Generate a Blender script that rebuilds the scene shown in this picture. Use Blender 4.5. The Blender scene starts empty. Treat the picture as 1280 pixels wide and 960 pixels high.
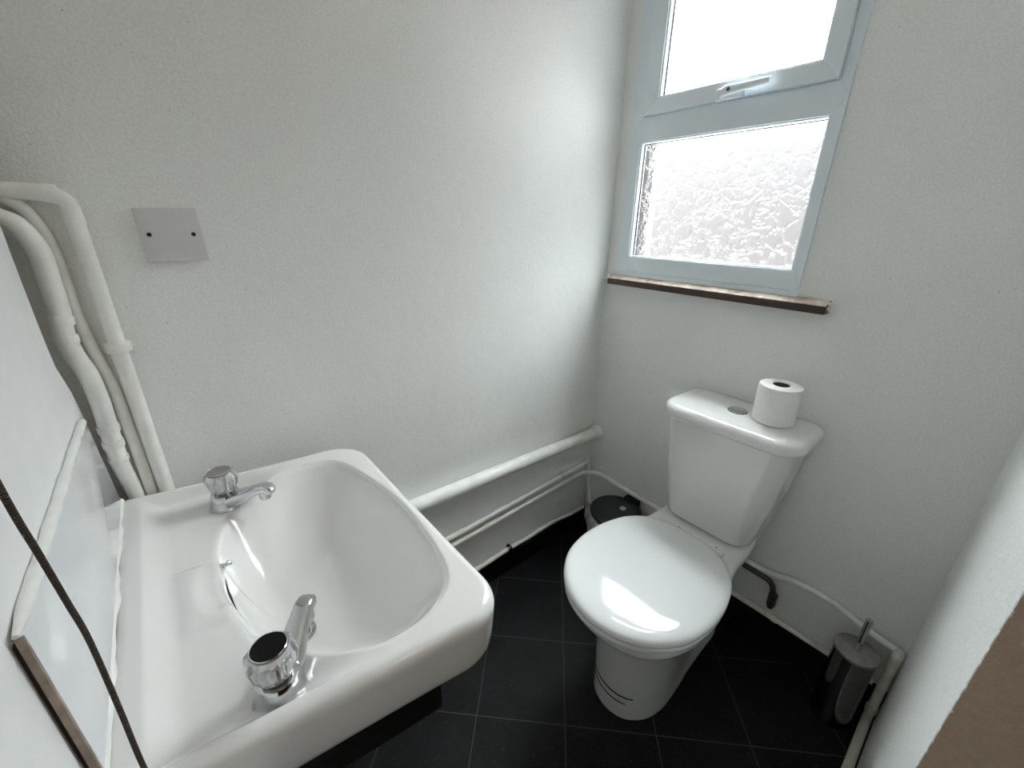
import bpy, bmesh, math, random
from mathutils import Vector, Matrix
random.seed(7)
S = bpy.context.scene
COL = S.collection
PI = math.pi

# ------------------------------------------------------------------ materials
def mat(name):
    m = bpy.data.materials.new(name); m.use_nodes = True
    nt = m.node_tree
    return m, nt, nt.nodes['Principled BSDF']
def N(nt, t, **kw):
    n = nt.nodes.new(t)
    for k, v in kw.items():
        if k in n.inputs.keys() if isinstance(k, str) else False: n.inputs[k].default_value = v
        else: setattr(n, k, v)
    return n
def L(nt, a, ao, b, bi): nt.links.new(a.outputs[ao], b.inputs[bi])
def ramp(nt, stops):
    r = nt.nodes.new('ShaderNodeValToRGB'); e = r.color_ramp.elements
    e[0].position, e[0].color = stops[0][0], (*stops[0][1], 1)
    e[1].position, e[1].color = stops[-1][0], (*stops[-1][1], 1)
    for p, c in stops[1:-1]:
        x = e.new(p); x.color = (*c, 1)
    return r
def noise(nt, scale, detail=3, rough=.5, dist=0, vec=None):
    n = nt.nodes.new('ShaderNodeTexNoise')
    n.inputs['Scale'].default_value = scale; n.inputs['Detail'].default_value = detail
    n.inputs['Roughness'].default_value = rough; n.inputs['Distortion'].default_value = dist
    if vec is None:
        tc = nt.nodes.get('TC') or nt.nodes.new('ShaderNodeTexCoord'); tc.name = 'TC'
        nt.links.new(tc.outputs['Object'], n.inputs['Vector'])
    else: nt.links.new(vec, n.inputs['Vector'])
    return n
def bump(nt, bsdf, src, strength, dist, sock='Fac'):
    b = nt.nodes.new('ShaderNodeBump'); b.inputs['Strength'].default_value = strength
    b.inputs['Distance'].default_value = dist
    nt.links.new(src.outputs[sock], b.inputs['Height'])
    if bsdf is not None: nt.links.new(b.outputs['Normal'], bsdf.inputs['Normal'])
    return b
def simple(name, col, rough=.5, metal=0., coat=0., vary=0., vscale=20, bmp=0, bscale=200, spec=None):
    m, nt, p = mat(name)
    p.inputs['Base Color'].default_value = (*col, 1)
    p.inputs['Roughness'].default_value = rough; p.inputs['Metallic'].default_value = metal
    p.inputs['Coat Weight'].default_value = coat; p.inputs['Coat Roughness'].default_value = .04
    if spec is not None: p.inputs['Specular IOR Level'].default_value = spec
    n = noise(nt, vscale, 4)
    a = tuple(c * (1 - vary) for c in col); b = tuple(min(1, c * (1 + vary * .4)) for c in col)
    r = ramp(nt, [(.3, a), (.7, b)]); L(nt, n, 'Fac', r, 'Fac'); L(nt, r, 'Color', p, 'Base Color')
    if bmp:
        n2 = noise(nt, bscale, 2); bump(nt, p, n2, bmp, .002)
    return m

def wall_paint(name, base, spot=.72, lump=.35):
    m, nt, p = mat(name)
    p.inputs['Roughness'].default_value = .55
    p.inputs['Specular IOR Level'].default_value = .3
    big = noise(nt, 2.2, 4, .6)
    r1 = ramp(nt, [(.3, tuple(c * .95 for c in base)), (.7, base)]); L(nt, big, 'Fac', r1, 'Fac')
    dots = noise(nt, 150, 2, .6)
    r2 = ramp(nt, [(spot - .015, (1, 1, 1)), (spot + .05, (.45, .43, .40))]); L(nt, dots, 'Fac', r2, 'Fac')
    fine = noise(nt, 240, 2, .6)
    r3 = ramp(nt, [(.35, (.90, .90, .89)), (.65, (1, 1, 1))]); L(nt, fine, 'Fac', r3, 'Fac')
    x = nt.nodes.new('ShaderNodeMixRGB'); x.blend_type = 'MULTIPLY'; x.inputs['Fac'].default_value = 1
    L(nt, r1, 'Color', x, 'Color1'); L(nt, r2, 'Color', x, 'Color2')
    y = nt.nodes.new('ShaderNodeMixRGB'); y.blend_type = 'MULTIPLY'; y.inputs['Fac'].default_value = 1
    L(nt, x, 'Color', y, 'Color1'); L(nt, r3, 'Color', y, 'Color2')
    L(nt, y, 'Color', p, 'Base Color')
    b1 = bump(nt, None, fine, .34, .0020)
    n2 = noise(nt, 3.2, 4, .55); b2 = bump(nt, None, n2, lump, .035); L(nt, b1, 'Normal', b2, 'Normal')
    n3 = noise(nt, 45, 3, .6); b3 = bump(nt, p, n3, .16, .003); L(nt, b2, 'Normal', b3, 'Normal')
    return m

M = {}
M['wall'] = wall_paint('white_wall_paint', (.87, .88, .865), .71, .16)
M['wall_stain'] = wall_paint('white_wall_paint_plain', (.87, .88, .865), .73, .12)
M['ceil'] = simple('ceiling_paint', (.84, .84, .83), .8, vary=.03)
M['board'] = simple('white_board_paint', (.88, .89, .89), .45, vary=.03, bmp=.15, bscale=140)
def grime():
    m, nt, p = mat('grimy_back_wall'); p.inputs['Roughness'].default_value = .8
    n = noise(nt, 34, 5, .7); r = ramp(nt, [(.30, (.05, .042, .034)), (.40, (.42, .40, .36)), (.50, (.78, .78, .75))])
    L(nt, n, 'Fac', r, 'Fac'); L(nt, r, 'Color', p, 'Base Color'); bump(nt, p, n, .5, .004); return m
M['grime'] = grime()
M['ceramic'] = simple('white_glazed_ceramic', (.78, .78, .765), .12, coat=.6, vary=.02, vscale=6)
M['bowl_ceramic'] = M['ceramic']
M['seat'] = simple('white_seat_plastic', (.77, .785, .785), .06, coat=.5, vary=.01)
M['pvc'] = simple('white_window_plastic', (.74, .805, .85), .32, vary=.03, vscale=9)
M['chrome'] = simple('worn_chrome', (.64, .65, .66), .07, 1., vary=.12, vscale=60)
M['steel'] = simple('brushed_steel', (.21, .207, .20), .10, 1., vary=.15, vscale=40)
M['steel_dull'] = simple('dull_steel_lid', (.42, .41, .39), .42, 1., vary=.2, vscale=55)
M['pipe'] = simple('painted_pipe', (.88, .88, .84), .38, vary=.10, vscale=28, bmp=.35, bscale=60)
M['pipe_cream'] = simple('cream_painted_pipe', (.80, .785, .70), .42, vary=.18, vscale=30, bmp=.4, bscale=60)
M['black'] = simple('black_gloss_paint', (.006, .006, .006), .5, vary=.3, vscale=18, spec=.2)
M['black_plastic'] = simple('black_plastic', (.02, .023, .026), .42, vary=.2, vscale=30)
M['disc_black'] = simple('black_tap_disc', (.004, .004, .004), .6, spec=.15)
M['darkmetal'] = simple('dark_tarnished_metal', (.11, .11, .105), .45, .7, vary=.4, vscale=50)
M['paper'] = simple('toilet_paper', (.86, .85, .83), .95, vary=.03, vscale=70, bmp=.4, bscale=330)
M['card'] = simple('cardboard_core', (.16, .13, .10), .9, vary=.2)
M['tile'] = simple('white_glazed_wall_tile', (.80, .81, .84), .08, coat=.4, vary=.015)
M['tile_edge'] = simple('raw_tile_edge', (.42, .35, .29), .8, vary=.5, vscale=34, bmp=.4, bscale=80)
M['grout'] = simple('white_sealant', (.86, .86, .84), .55, vary=.06, vscale=40, bmp=.7, bscale=90)
M['brick'] = simple('dark_outer_brick', (.045, .04, .036), .9, vary=.4, vscale=30)
M['gap'] = simple('gap_shade_brown', (.06, .04, .032), .9, vary=.3)
M['plate'] = simple('grey_white_plastic_plate', (.66, .65, .665), .35, vary=.04, vscale=18)
M['screw'] = simple('dark_screw_hole', (.03, .03, .03), .5, .5)
M['sticker'] = simple('pale_sticker', (.62, .64, .63), .5, vary=.1)
M['ink'] = simple('dark_ink', (.015, .015, .015), .6)
M['bag'] = simple('grey_plastic_bag', (.36, .37, .375), .35, vary=.3, vscale=25)
M['jamb'] = simple('brown_painted_jamb', (.58, .455, .345), .6, vary=.10, vscale=120, bmp=.3, bscale=420)
M['hall'] = simple('tan_hall_paint', (.28, .18, .12), .8, vary=.05)
M['halldoor'] = simple('hall_brown_wood', (.26, .15, .10), .5, vary=.2, vscale=12)

def rope_mat():
    m, nt, p = mat('braided_brown_cord'); p.inputs['Roughness'].default_value = .9
    w = nt.nodes.new('ShaderNodeTexWave'); w.inputs['Scale'].default_value = 230; w.inputs['Distortion'].default_value = 3
    w.bands_direction = 'Z'
    tc = nt.nodes.new('ShaderNodeTexCoord'); L(nt, tc, 'Object', w, 'Vector')
    r = ramp(nt, [(.2, (.055, .042, .033)), (.8, (.125, .098, .078))]); L(nt, w, 'Fac', r, 'Fac'); L(nt, r, 'Color', p, 'Base Color')
    bump(nt, p, w, .8, .001); return m
M['rope'] = rope_mat()
M['limescale'] = simple('limescale_ring', (.60, .57, .47), .6, vary=.3, vscale=60)

def sill_mat():
    m, nt, p = mat('worn_brown_sill_paint'); p.inputs['Roughness'].default_value = .5
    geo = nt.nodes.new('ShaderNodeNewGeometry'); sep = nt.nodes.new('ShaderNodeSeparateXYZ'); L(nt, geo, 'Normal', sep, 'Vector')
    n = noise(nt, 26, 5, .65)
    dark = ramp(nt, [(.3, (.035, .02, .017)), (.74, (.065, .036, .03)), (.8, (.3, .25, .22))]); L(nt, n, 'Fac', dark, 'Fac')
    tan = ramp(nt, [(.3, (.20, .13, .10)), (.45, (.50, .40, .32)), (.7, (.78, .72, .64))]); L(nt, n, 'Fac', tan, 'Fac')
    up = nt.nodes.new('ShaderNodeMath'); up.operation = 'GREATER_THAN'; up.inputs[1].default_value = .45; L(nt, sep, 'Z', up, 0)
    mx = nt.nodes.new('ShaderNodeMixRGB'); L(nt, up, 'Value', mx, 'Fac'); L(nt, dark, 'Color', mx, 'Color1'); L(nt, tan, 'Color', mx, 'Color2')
    L(nt, mx, 'Color', p, 'Base Color'); bump(nt, p, n, .3, .002); return m
M['sill'] = sill_mat()

def floor_mat():
    m, nt, p = mat('black_vinyl_diagonal_tiles')
    p.inputs['Roughness'].default_value = .48
    tc = nt.nodes.new('ShaderNodeTexCoord'); tc.name = 'TC'
    sep = nt.nodes.new('ShaderNodeSeparateXYZ'); L(nt, tc, 'Object', sep, 'Vector')
    def m2(op, a, b):
        n = nt.nodes.new('ShaderNodeMath'); n.operation = op
        for i, v in enumerate((a, b)):
            if v is None: continue
            if isinstance(v, (int, float)): n.inputs[i].default_value = v
            else: nt.links.new(v, n.inputs[i])
        return n.outputs[0]
    s = .2411; h = math.sqrt(.5)
    def line(op, o):
        u = m2('MULTIPLY', m2(op, sep.outputs['X'], sep.outputs['Y']), h)
        f = m2('FRACT', m2('DIVIDE', m2('ADD', u, 20 * s - o), s), None)
        return m2('ABSOLUTE', m2('SUBTRACT', f, .5), None)      # .5 on the line
    d = m2('MAXIMUM', line('ADD', .6067), line('SUBTRACT', .3493))
    g = m2('GREATER_THAN', d, .5 - .0013 / s)
    n1 = noise(nt, 9, 6, .7); n2 = noise(nt, 110, 3, .7)
    base = ramp(nt, [(.3, (.003, .0032, .0034)), (.7, (.0085, .0095, .010))]); L(nt, n1, 'Fac', base, 'Fac')
    sp = ramp(nt, [(.60, (0, 0, 0)), (.80, (.05, .055, .055))]); L(nt, n2, 'Fac', sp, 'Fac')
    ad = nt.nodes.new('ShaderNodeMixRGB'); ad.blend_type = 'ADD'; ad.inputs['Fac'].default_value = 1
    L(nt, base, 'Color', ad, 'Color1'); L(nt, sp, 'Color', ad, 'Color2')
    mx = nt.nodes.new('ShaderNodeMixRGB'); nt.links.new(g, mx.inputs['Fac'])
    L(nt, ad, 'Color', mx, 'Color1'); mx.inputs['Color2'].default_value = (.055, .056, .055, 1)
    L(nt, mx, 'Color', p, 'Base Color')
    bump(nt, p, n2, .12, .001)
    p.inputs['Specular IOR Level'].default_value = .15
    return m
M['floor'] = floor_mat()

def glass_mat(name, clear, rough, strength):
    """patterned obscure window glass: part straight transmission, part refraction through the crinkled relief"""
    m = bpy.data.materials.new(name); m.use_nodes = True; nt = m.node_tree
    nt.nodes.clear()
    out = nt.nodes.new('ShaderNodeOutputMaterial')
    tr = nt.nodes.new('ShaderNodeBsdfTransparent'); tr.inputs['Color'].default_value = (.97, .985, .985, 1)
    rf = nt.nodes.new('ShaderNodeBsdfRefraction'); rf.inputs['Roughness'].default_value = rough; rf.inputs['IOR'].default_value = 1.24
    gl = nt.nodes.new('ShaderNodeBsdfGlossy'); gl.inputs['Roughness'].default_value = .15
    mx = nt.nodes.new('ShaderNodeMixShader'); mx.inputs['Fac'].default_value = 1 - clear
    L(nt, tr, 'BSDF', mx, 1); L(nt, rf, 'BSDF', mx, 2)
    m2 = nt.nodes.new('ShaderNodeMixShader'); m2.inputs['Fac'].default_value = .05
    L(nt, mx, 'Shader', m2, 1); L(nt, gl, 'BSDF', m2, 2); L(nt, m2, 'Shader', out, 'Surface')
    tc = nt.nodes.new('ShaderNodeTexCoord'); tc.name = 'TC'
    n = noise(nt, 17, 2, .55, 1.2)
    ns = nt.nodes.new('ShaderNodeVectorMath'); ns.operation = 'SCALE'; ns.inputs['Scale'].default_value = .085
    L(nt, n, 'Color', ns, 0)
    av = nt.nodes.new('ShaderNodeVectorMath'); av.operation = 'ADD'; L(nt, tc, 'Object', av, 0); L(nt, ns, 'Vector', av, 1)
    v = nt.nodes.new('ShaderNodeTexVoronoi'); v.feature = 'DISTANCE_TO_EDGE'; v.inputs['Scale'].default_value = 19
    L(nt, av, 'Vector', v, 'Vector')
    r = ramp(nt, [(0, (1, 1, 1)), (.045, (.35, .35, .35)), (.13, (.06, .06, .06)), (.45, (0, 0, 0))]); L(nt, v, 'Distance', r, 'Fac')
    n2 = noise(nt, 42, 2, .5, 2.2)
    ad = nt.nodes.new('ShaderNodeMixRGB'); ad.blend_type = 'ADD'; ad.inputs['Fac'].default_value = .40
    L(nt, r, 'Color', ad, 'Color1'); L(nt, n2, 'Color', ad, 'Color2')
    b = nt.nodes.new('ShaderNodeBump'); b.inputs['Strength'].default_value = strength; b.inputs['Distance'].default_value = .012
    L(nt, ad, 'Color', b, 'Height'); L(nt, b, 'Normal', rf, 'Normal'); L(nt, b, 'Normal', gl, 'Normal')
    return m
M['glass'] = glass_mat('obscure_crinkle_glass', .36, .03, 1.0)
M['glass_up'] = glass_mat('obscure_crinkle_glass_upper', .55, .06, .5)

def clear_mat():
    m = bpy.data.materials.new('clear_glass_back'); m.use_nodes = True; nt = m.node_tree; nt.nodes.clear()
    out = nt.nodes.new('ShaderNodeOutputMaterial'); tr = nt.nodes.new('ShaderNodeBsdfTransparent'); tr.inputs['Color'].default_value = (.97, .985, .985, 1)
    gl = nt.nodes.new('ShaderNodeBsdfGlossy'); gl.inputs['Roughness'].default_value = .05
    mx = nt.nodes.new('ShaderNodeMixShader'); mx.inputs['Fac'].default_value = .04
    L(nt, tr, 'BSDF', mx, 1); L(nt, gl, 'BSDF', mx, 2); L(nt, mx, 'Shader', out, 'Surface'); return m
M['clear'] = clear_mat()
def pane(name, bm, m, parent):
    o = obj(name, bm, [m, M['clear']], parent, False)
    for p in o.data.polygons: p.material_index = 0 if p.normal.x > .5 else 1
    return o
def acrylic():
    m, nt, p = mat('clear_acrylic'); p.inputs['Base Color'].default_value = (.93, .94, .94, 1)
    p.inputs['Transmission Weight'].default_value = .85; p.inputs['Roughness'].default_value = .07; p.inputs['IOR'].default_value = 1.45
    n = noise(nt, 90, 3); bump(nt, p, n, .25, .002)
    return m
M['acrylic'] = acrylic()

# ------------------------------------------------------------------ mesh helpers
def box(bm, x0, x1, y0, y1, z0, z1, bev=0, seg=2):
    t = bmesh.new(); bmesh.ops.create_cube(t, size=1)
    for v in t.verts:
        v.co = Vector(((x0 + x1) / 2 + v.co.x * (x1 - x0), (y0 + y1) / 2 + v.co.y * (y1 - y0), (z0 + z1) / 2 + v.co.z * (z1 - z0)))
    if bev: bmesh.ops.bevel(t, geom=t.edges[:], offset=bev, segments=seg, profile=.6, affect='EDGES')
    merge(bm, t)
def merge(bm, t, mtx=None):
    if mtx is not None: bmesh.ops.transform(t, matrix=mtx, verts=t.verts)
    me = bpy.data.meshes.new('tmp'); t.to_mesh(me); t.free(); bm.from_mesh(me); bpy.data.meshes.remove(me)
def loops(bm, rings, cap0=True, cap1=True, closed=True):
    """skin a list of equal length rings"""
    vs = [[bm.verts.new(p) for p in r] for r in rings]
    n = len(rings[0])
    for a, b in zip(vs, vs[1:]):
        for i in range(n if closed else n - 1):
            j = (i + 1) % n
            bm.faces.new((a[i], a[j], b[j], b[i]))
    if cap0: bm.faces.new(list(reversed(vs[0])))
    if cap1: bm.faces.new(vs[-1])
    return vs
def spline(pts, per=10, closed=False):
    P = [Vector(p) for p in pts]; n = len(P); out = []
    rng = range(n if closed else n - 1)
    for i in rng:
        if closed: p0, p1, p2, p3 = P[(i - 1) % n], P[i], P[(i + 1) % n], P[(i + 2) % n]
        else: p0, p1, p2, p3 = P[max(i - 1, 0)], P[i], P[i + 1], P[min(i + 2, n - 1)]
        for k in range(per):
            t = k / per
            out.append(.5 * ((2 * p1) + (-p0 + p2) * t + (2 * p0 - 5 * p1 + 4 * p2 - p3) * t * t + (-p0 + 3 * p1 - 3 * p2 + p3) * t ** 3))
    if not closed: out.append(P[-1])
    return out
def fillet(pts, r, per=8):
    """polyline with its corners rounded to radius r"""
    P = [Vector(p) for p in pts]; out = [P[0]]
    for a, b, c in zip(P, P[1:], P[2:]):
        d = min(r, (a - b).length * .49, (c - b).length * .49)
        p = b + (a - b).normalized() * d; q = b + (c - b).normalized() * d
        for k in range(per + 1):
            t = k / per; out.append(p * (1 - t) ** 2 + b * 2 * t * (1 - t) + q * t * t)
    out.append(P[-1]); return out
def tube(bm, path, r, seg=18):
    """swept tube, r a number or a list of radii"""
    P = [Vector(p) for p in path]; Q = [P[0]]
    R = [r if isinstance(r, (int, float)) else r[0]]
    for i, p in enumerate(P[1:], 1):
        if (p - Q[-1]).length > 1e-6: Q.append(p); R.append(r if isinstance(r, (int, float)) else r[i])
    P = Q; rings = []; t = (P[1] - P[0]).normalized()
    ref = Vector((0, 0, 1)) if abs(t.z) < .9 else Vector((1, 0, 0))
    u = t.cross(ref).normalized()
    for i, p in enumerate(P):
        if i == 0: t2 = (P[1] - P[0]).normalized()
        elif i == len(P) - 1: t2 = (P[-1] - P[-2]).normalized()
        else: t2 = ((P[i + 1] - p).normalized() + (p - P[i - 1]).normalized()).normalized()
        u = (u - t2 * u.dot(t2)).normalized(); w = t2.cross(u)
        rings.append([p + (u * math.cos(2 * PI * k / seg) + w * math.sin(2 * PI * k / seg)) * R[i] for k in range(seg)])
    loops(bm, rings)
def lathe(bm, prof, c=(0, 0, 0), axis=(0, 0, 1), seg=48, wob=None):
    """profile of (r, h) about an axis through c"""
    q = Vector((0, 0, 1)).rotation_difference(Vector(axis)); c = Vector(c)
    rings = []
    for r, h in prof:
        ring = []
        for k in range(seg):
            a = 2 * PI * k / seg; rr = r * (wob(a, h) if wob else 1)
            ring.append(c + q @ Vector((rr * math.cos(a), rr * math.sin(a), h)))
        rings.append(ring)
    loops(bm, rings)
def rpoly(pts, rad, n=8):
    """closed 2D polygon with rounded corners, always n+1 points per corner"""
    P = [Vector(p) for p in pts]; m = len(P); out = []
    for i in range(m):
        a, b, c = P[i - 1], P[i], P[(i + 1) % m]; r = rad[i] if isinstance(rad, (list, tuple)) else rad
        u = (a - b).normalized(); v = (c - b).normalized()
        ang = u.angle(v); d = min(r / math.tan(ang / 2), (a - b).length * .49, (c - b).length * .49)
        p, q = b + u * d, b + v * d
        rr = d * math.tan(ang / 2); cen = b + (u + v).normalized() * (rr / math.sin(ang / 2))
        a0 = math.atan2((p - cen).y, (p - cen).x); a1 = math.atan2((q - cen).y, (q - cen).x)
        da = (a1 - a0 + PI) % (2 * PI) - PI
        for k in range(n + 1):
            t = a0 + da * k / n; out.append(cen + Vector((math.cos(t), math.sin(t))) * rr)
    return out
def prism(bm, poly, f0, f1, bev=0):
    """extrude 2D polygon between two mappings of (u, v) to space"""
    t = bmesh.new()
    a = [t.verts.new(f0(*p)) for p in poly]; b = [t.verts.new(f1(*p)) for p in poly]
    n = len(poly)
    t.faces.new(list(reversed(a))); t.faces.new(b)
    for i in range(n):
        j = (i + 1) % n; t.faces.new((a[i], a[j], b[j], b[i]))
    bmesh.ops.recalc_face_normals(t, faces=t.faces[:])
    if bev: bmesh.ops.bevel(t, geom=t.edges[:], offset=bev, segments=2, profile=.6, affect='EDGES')
    merge(bm, t)
def obj(name, bm, m, parent=None, smooth=True, ang=38):
    bmesh.ops.recalc_face_normals(bm, faces=bm.faces[:])
    me = bpy.data.meshes.new(name); bm.to_mesh(me); bm.free()
    for x in (m if isinstance(m, (list, tuple)) else [m]): me.materials.append(x)
    o = bpy.data.objects.new(name, me); COL.objects.link(o)
    if smooth:
        for p in me.polygons: p.use_smooth = True
        me.set_sharp_from_angle(angle=math.radians(ang))
    if parent is not None:
        o.parent = parent
        o.matrix_parent_inverse = world_of(parent).inverted()
    return o
def world_of(o):
    w = Matrix.Translation(o.location)
    return w
def tag(o, label, cat, group=None):
    o['label'] = label; o['category'] = cat
    if group: o['group'] = group
    return o
def thing(name, label, cat, loc, group=None):
    o = bpy.data.objects.new(name, None); COL.objects.link(o); o.empty_display_size = .05
    o.location = loc; return tag(o, label, cat, group)
def struct(name, bm, m, parent=None, smooth=False):
    o = obj(name, bm, m, parent, smooth)
    if parent is None: o['kind'] = 'structure'
    return o
def B(): return bmesh.new()

# ------------------------------------------------------------------ the room
H = 2.42
YR = 1.052            # right hand wall
XB = 1.400            # boarded wall behind the basin
b = B(); box(b, -.25, 2.6, -.12, 3.0, -.08, 0); struct('floor', b, M['floor'])
b = B(); box(b, -.25, 2.6, -.12, 3.0, H, H + .1); struct('ceiling', b, M['ceil'])
b = B(); box(b, -.25, 2.6, -.12, 0, 0, H); struct('wall_left', b, M['wall'])
WY0, WY1, WZ0, WZ1 = .047, .610, 1.11, 2.10
b = B()
box(b, -.034, 0, 0, WY0, 0, H); box(b, -.034, 0, WY1, 1.5, 0, H)
box(b, -.034, 0, WY0, WY1, 0, WZ0); box(b, -.034, 0, WY0, WY1, WZ1, H)
struct('wall_far', b, M['wall_stain'])
b = B(); box(b, -.125, -.0345, -.12, WY0 + .011, WZ0 - .4, H); box(b, -.125, -.0345, WY1 - .004, 1.5, WZ0 - .4, H)
box(b, -.125, -.0345, WY0 + .011, WY1 - .004, WZ0 - .4, WZ0 - .01); box(b, -.125, -.0345, WY0 + .011, WY1 - .004, WZ1 - .02, H)
struct('trim_1', b, M['brick'])
b = B(); box(b, 0, .735, YR, 1.40, 0, H); struct('wall_right', b, M['wall_stain'])
# boarded wall: a panel with a slightly wavy edge standing off the corner
edge = [(.070, H), (.069, 1.251), (.075, 1.215), (.083, 1.141), (.086, 1.085), (.084, 1.057), (.047, 1.003), (.030, .947), (.033, .888), (.039, .805), (.036, .6), (.036, 0)]
b = B()
poly = edge + [(YR + .02, 0), (YR + .02, H)]
prism(b, poly, lambda y, z: Vector((XB, y, z)), lambda y, z: Vector((XB + .028, y, z)))
struct('wall_near', b, M['board'])
b = B(); box(b, 1.475, 1.6, 0, YR + .35, 0, H); struct('wall_back', b, M['grime'])
b = B(); box(b, 1.429, 1.475, YR - .03, YR + .35, 0, H); struct('wall_side', b, M['hall'])
# hall beyond the doorway
b = B(); box(b, -.2, 2.6, 2.3, 2.42, 0, H); struct('wall_hall', b, M['hall'])
b = B(); box(b, -.2, -.05, 1.40, 2.3, 0, H); struct('wall_hall_end', b, M['hall'])
b = B(); box(b, 2.5, 2.6, 0, 2.3, 0, H); struct('wall_hall_start', b, M['hall'])
d = bpy.data.objects.new('door_1', None); COL.objects.link(d); d.location = (.741, 1.06, 0); d['kind'] = 'structure'
b = B(); box(b, .735, .741, YR - .0035, 1.40, 0, 2.05); obj('door_lining', b, M['jamb'], d, False)
b = B(); box(b, .735, 1.43, YR - .0035, 1.40, 2.05, H - .002); obj('door_head', b, M['jamb'], d, False)
# flaked pale paint along the arris between wall and lining
b = B()
for k in range(26):
    z = .55 + k * .022 + random.uniform(-.008, .008); hh = random.uniform(.002, .008)
    box(b, .7350, .7412 + random.uniform(-.0004, .0006), YR - .0040, YR - random.uniform(.0020, .0034), z, z + hh, .0003, 1)
box(b, .7345, .7385, YR - .0042, YR - .001, 0, 2.05, .0006, 1)
obj('chipped_edge', b, M['board'], d)
# skirtings
b = B(); box(b, .0, 1.40, 0, .015, 0, .083, .004); struct('baseboard_left', b, M['black'])
b = B(); box(b, 0, .015, .0155, YR, 0, .112, .004); struct('baseboard_far', b, M['black'])

# ------------------------------------------------------------------ the window
win = bpy.data.objects.new('window_1', None); COL.objects.link(win); win.location = (0, .33, WZ0); win['kind'] = 'structure'
XF = .008
LI0, LI1, LZ0, LZ1 = .087, .585, 1.158, 1.497         # fixed light opening
UI0, UI1, UZ0, UZ1 = .091, .588, 1.562, 2.055         # sash opening
def member(bm, poly, x0=-.030, x1=XF, bev=.0008):
    prism(bm, poly, lambda y, z: Vector((x0, y, z)), lambda y, z: Vector((x1, y, z)), bev)
b = B(); zm = (LZ1 + UZ0) / 2
member(b, [(WY0, WZ0), (WY1, WZ0), (LI1, LZ0), (LI0, LZ0)])
member(b, [(WY0, WZ0), (LI0, LZ0), (LI0, LZ1), (WY0, zm)])
member(b, [(WY1, WZ0), (WY1, zm), (LI1, LZ1), (LI1, LZ0)])
member(b, [(WY0, zm), (LI0, LZ1), (LI1, LZ1), (WY1, zm), (UI1, UZ0), (UI0, UZ0)])
member(b, [(WY0, zm), (UI0, UZ0), (UI0, UZ1), (WY0, WZ1)])
member(b, [(WY1, zm), (WY1, WZ1), (UI1, UZ1), (UI1, UZ0)])
member(b, [(WY0, WZ1), (UI0, UZ1), (UI1, UZ1), (WY1, WZ1)])
obj('window_frame', b, M['pvc'], win, True, 25)
# glazing bead round the fixed light
def bead(bm, y0, y1, z0, z1, x0, x1, w):
    box(bm, x0, x1, y0, y0 + w, z0, z1, .0015); box(bm, x0, x1, y1 - w, y1, z0, z1, .0015)
    box(bm, x0, x1, y0 + w, y1 - w, z0, z0 + w, .0015); box(bm, x0, x1, y0 + w, y1 - w, z1 - w, z1, .0015)
b = B(); bead(b, LI0 + .0004, LI1 - .0004, LZ0 + .0004, LZ1 - .0004, -.014, .004, .004)
obj('glazing_bead', b, M['pvc'], win, True, 25)
b = B(); bead(b, LI0 + .0045, LI1 - .0045, LZ0 + .0045, LZ1 - .0045, -.0155, -.011, .0022)
obj('rubber_seal', b, M['black_plastic'], win, True, 25)
b = B(); box(b, -.022, -.018, LI0 - .004, LI1 + .004, LZ0 - .004, LZ1 + .004); pane('glass_pane', b, M['glass'], win)
# opening sash standing proud of the frame
SY0, SY1, SZ0, SZ1 = UI0 + .002, UI1 - .002, UZ0 + .002, UZ1 - .002
GY0, GY1, GZ0, GZ1 = .139, .549, 1.603, 2.012
b = B()
for q in ([(SY0, SZ0), (SY1, SZ0), (GY1, GZ0), (GY0, GZ0)], [(SY0, SZ0), (GY0, GZ0), (GY0, GZ1), (SY0, SZ1)],
          [(SY1, SZ0), (SY1, SZ1), (GY1, GZ1), (GY1, GZ0)], [(SY0, SZ1), (GY0, GZ1), (GY1, GZ1), (SY1, SZ1)]):
    member(b, q, -.022, .020, .0012)
sash = obj('window_sash', b, M['pvc'], win, True, 25)
b = B(); bead(b, GY0 + .0004, GY1 - .0004, GZ0 + .0004, GZ1 - .0004, -.002, .016, .004)
obj('glazing_bead', b, M['pvc'], sash, True, 25)
b = B(); bead(b, GY0 + .0045, GY1 - .0045, GZ0 + .0045, GZ1 - .0045, -.0035, .001, .0022)
obj('rubber_seal', b, M['black_plastic'], sash, True, 25)
b = B(); box(b, -.010, -.006, GY0 - .004, GY1 + .004, GZ0 - .004, GZ1 + .004); pane('glass_pane', b, M['glass_up'], sash)
# espagnolette handle on the sash bottom rail
b = B(); box(b, .0195, .031, .318, .392, 1.563, 1.590, .005, 3)
hp = [(.030, .330, 1.578), (.040, .345, 1.580), (.042, .40, 1.581), (.042, .452, 1.583)]
pts = [Vector(p) for p in hp]
rings = []
for p, wz, tx in ((pts[0], .011, .004), (pts[1], .0115, .005), (pts[2], .009, .005), (pts[3], .0075, .0045)):
    rings.append([p + Vector((tx * math.cos(a), 0, wz * math.sin(a))) for a in [2 * PI * k / 16 for k in range(16)]])
loops(b, rings)
hd = obj('window_handle', b, M['pvc'], sash)
b = B(); lathe(b, [(.0001, 0), (.0045, 0), (.0045, .002), (.0001, .002)], (.0445, .357, 1.5805), (1, 0, 0), 20)
obj('handle_screw', b, M['darkmetal'], hd); 
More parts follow.
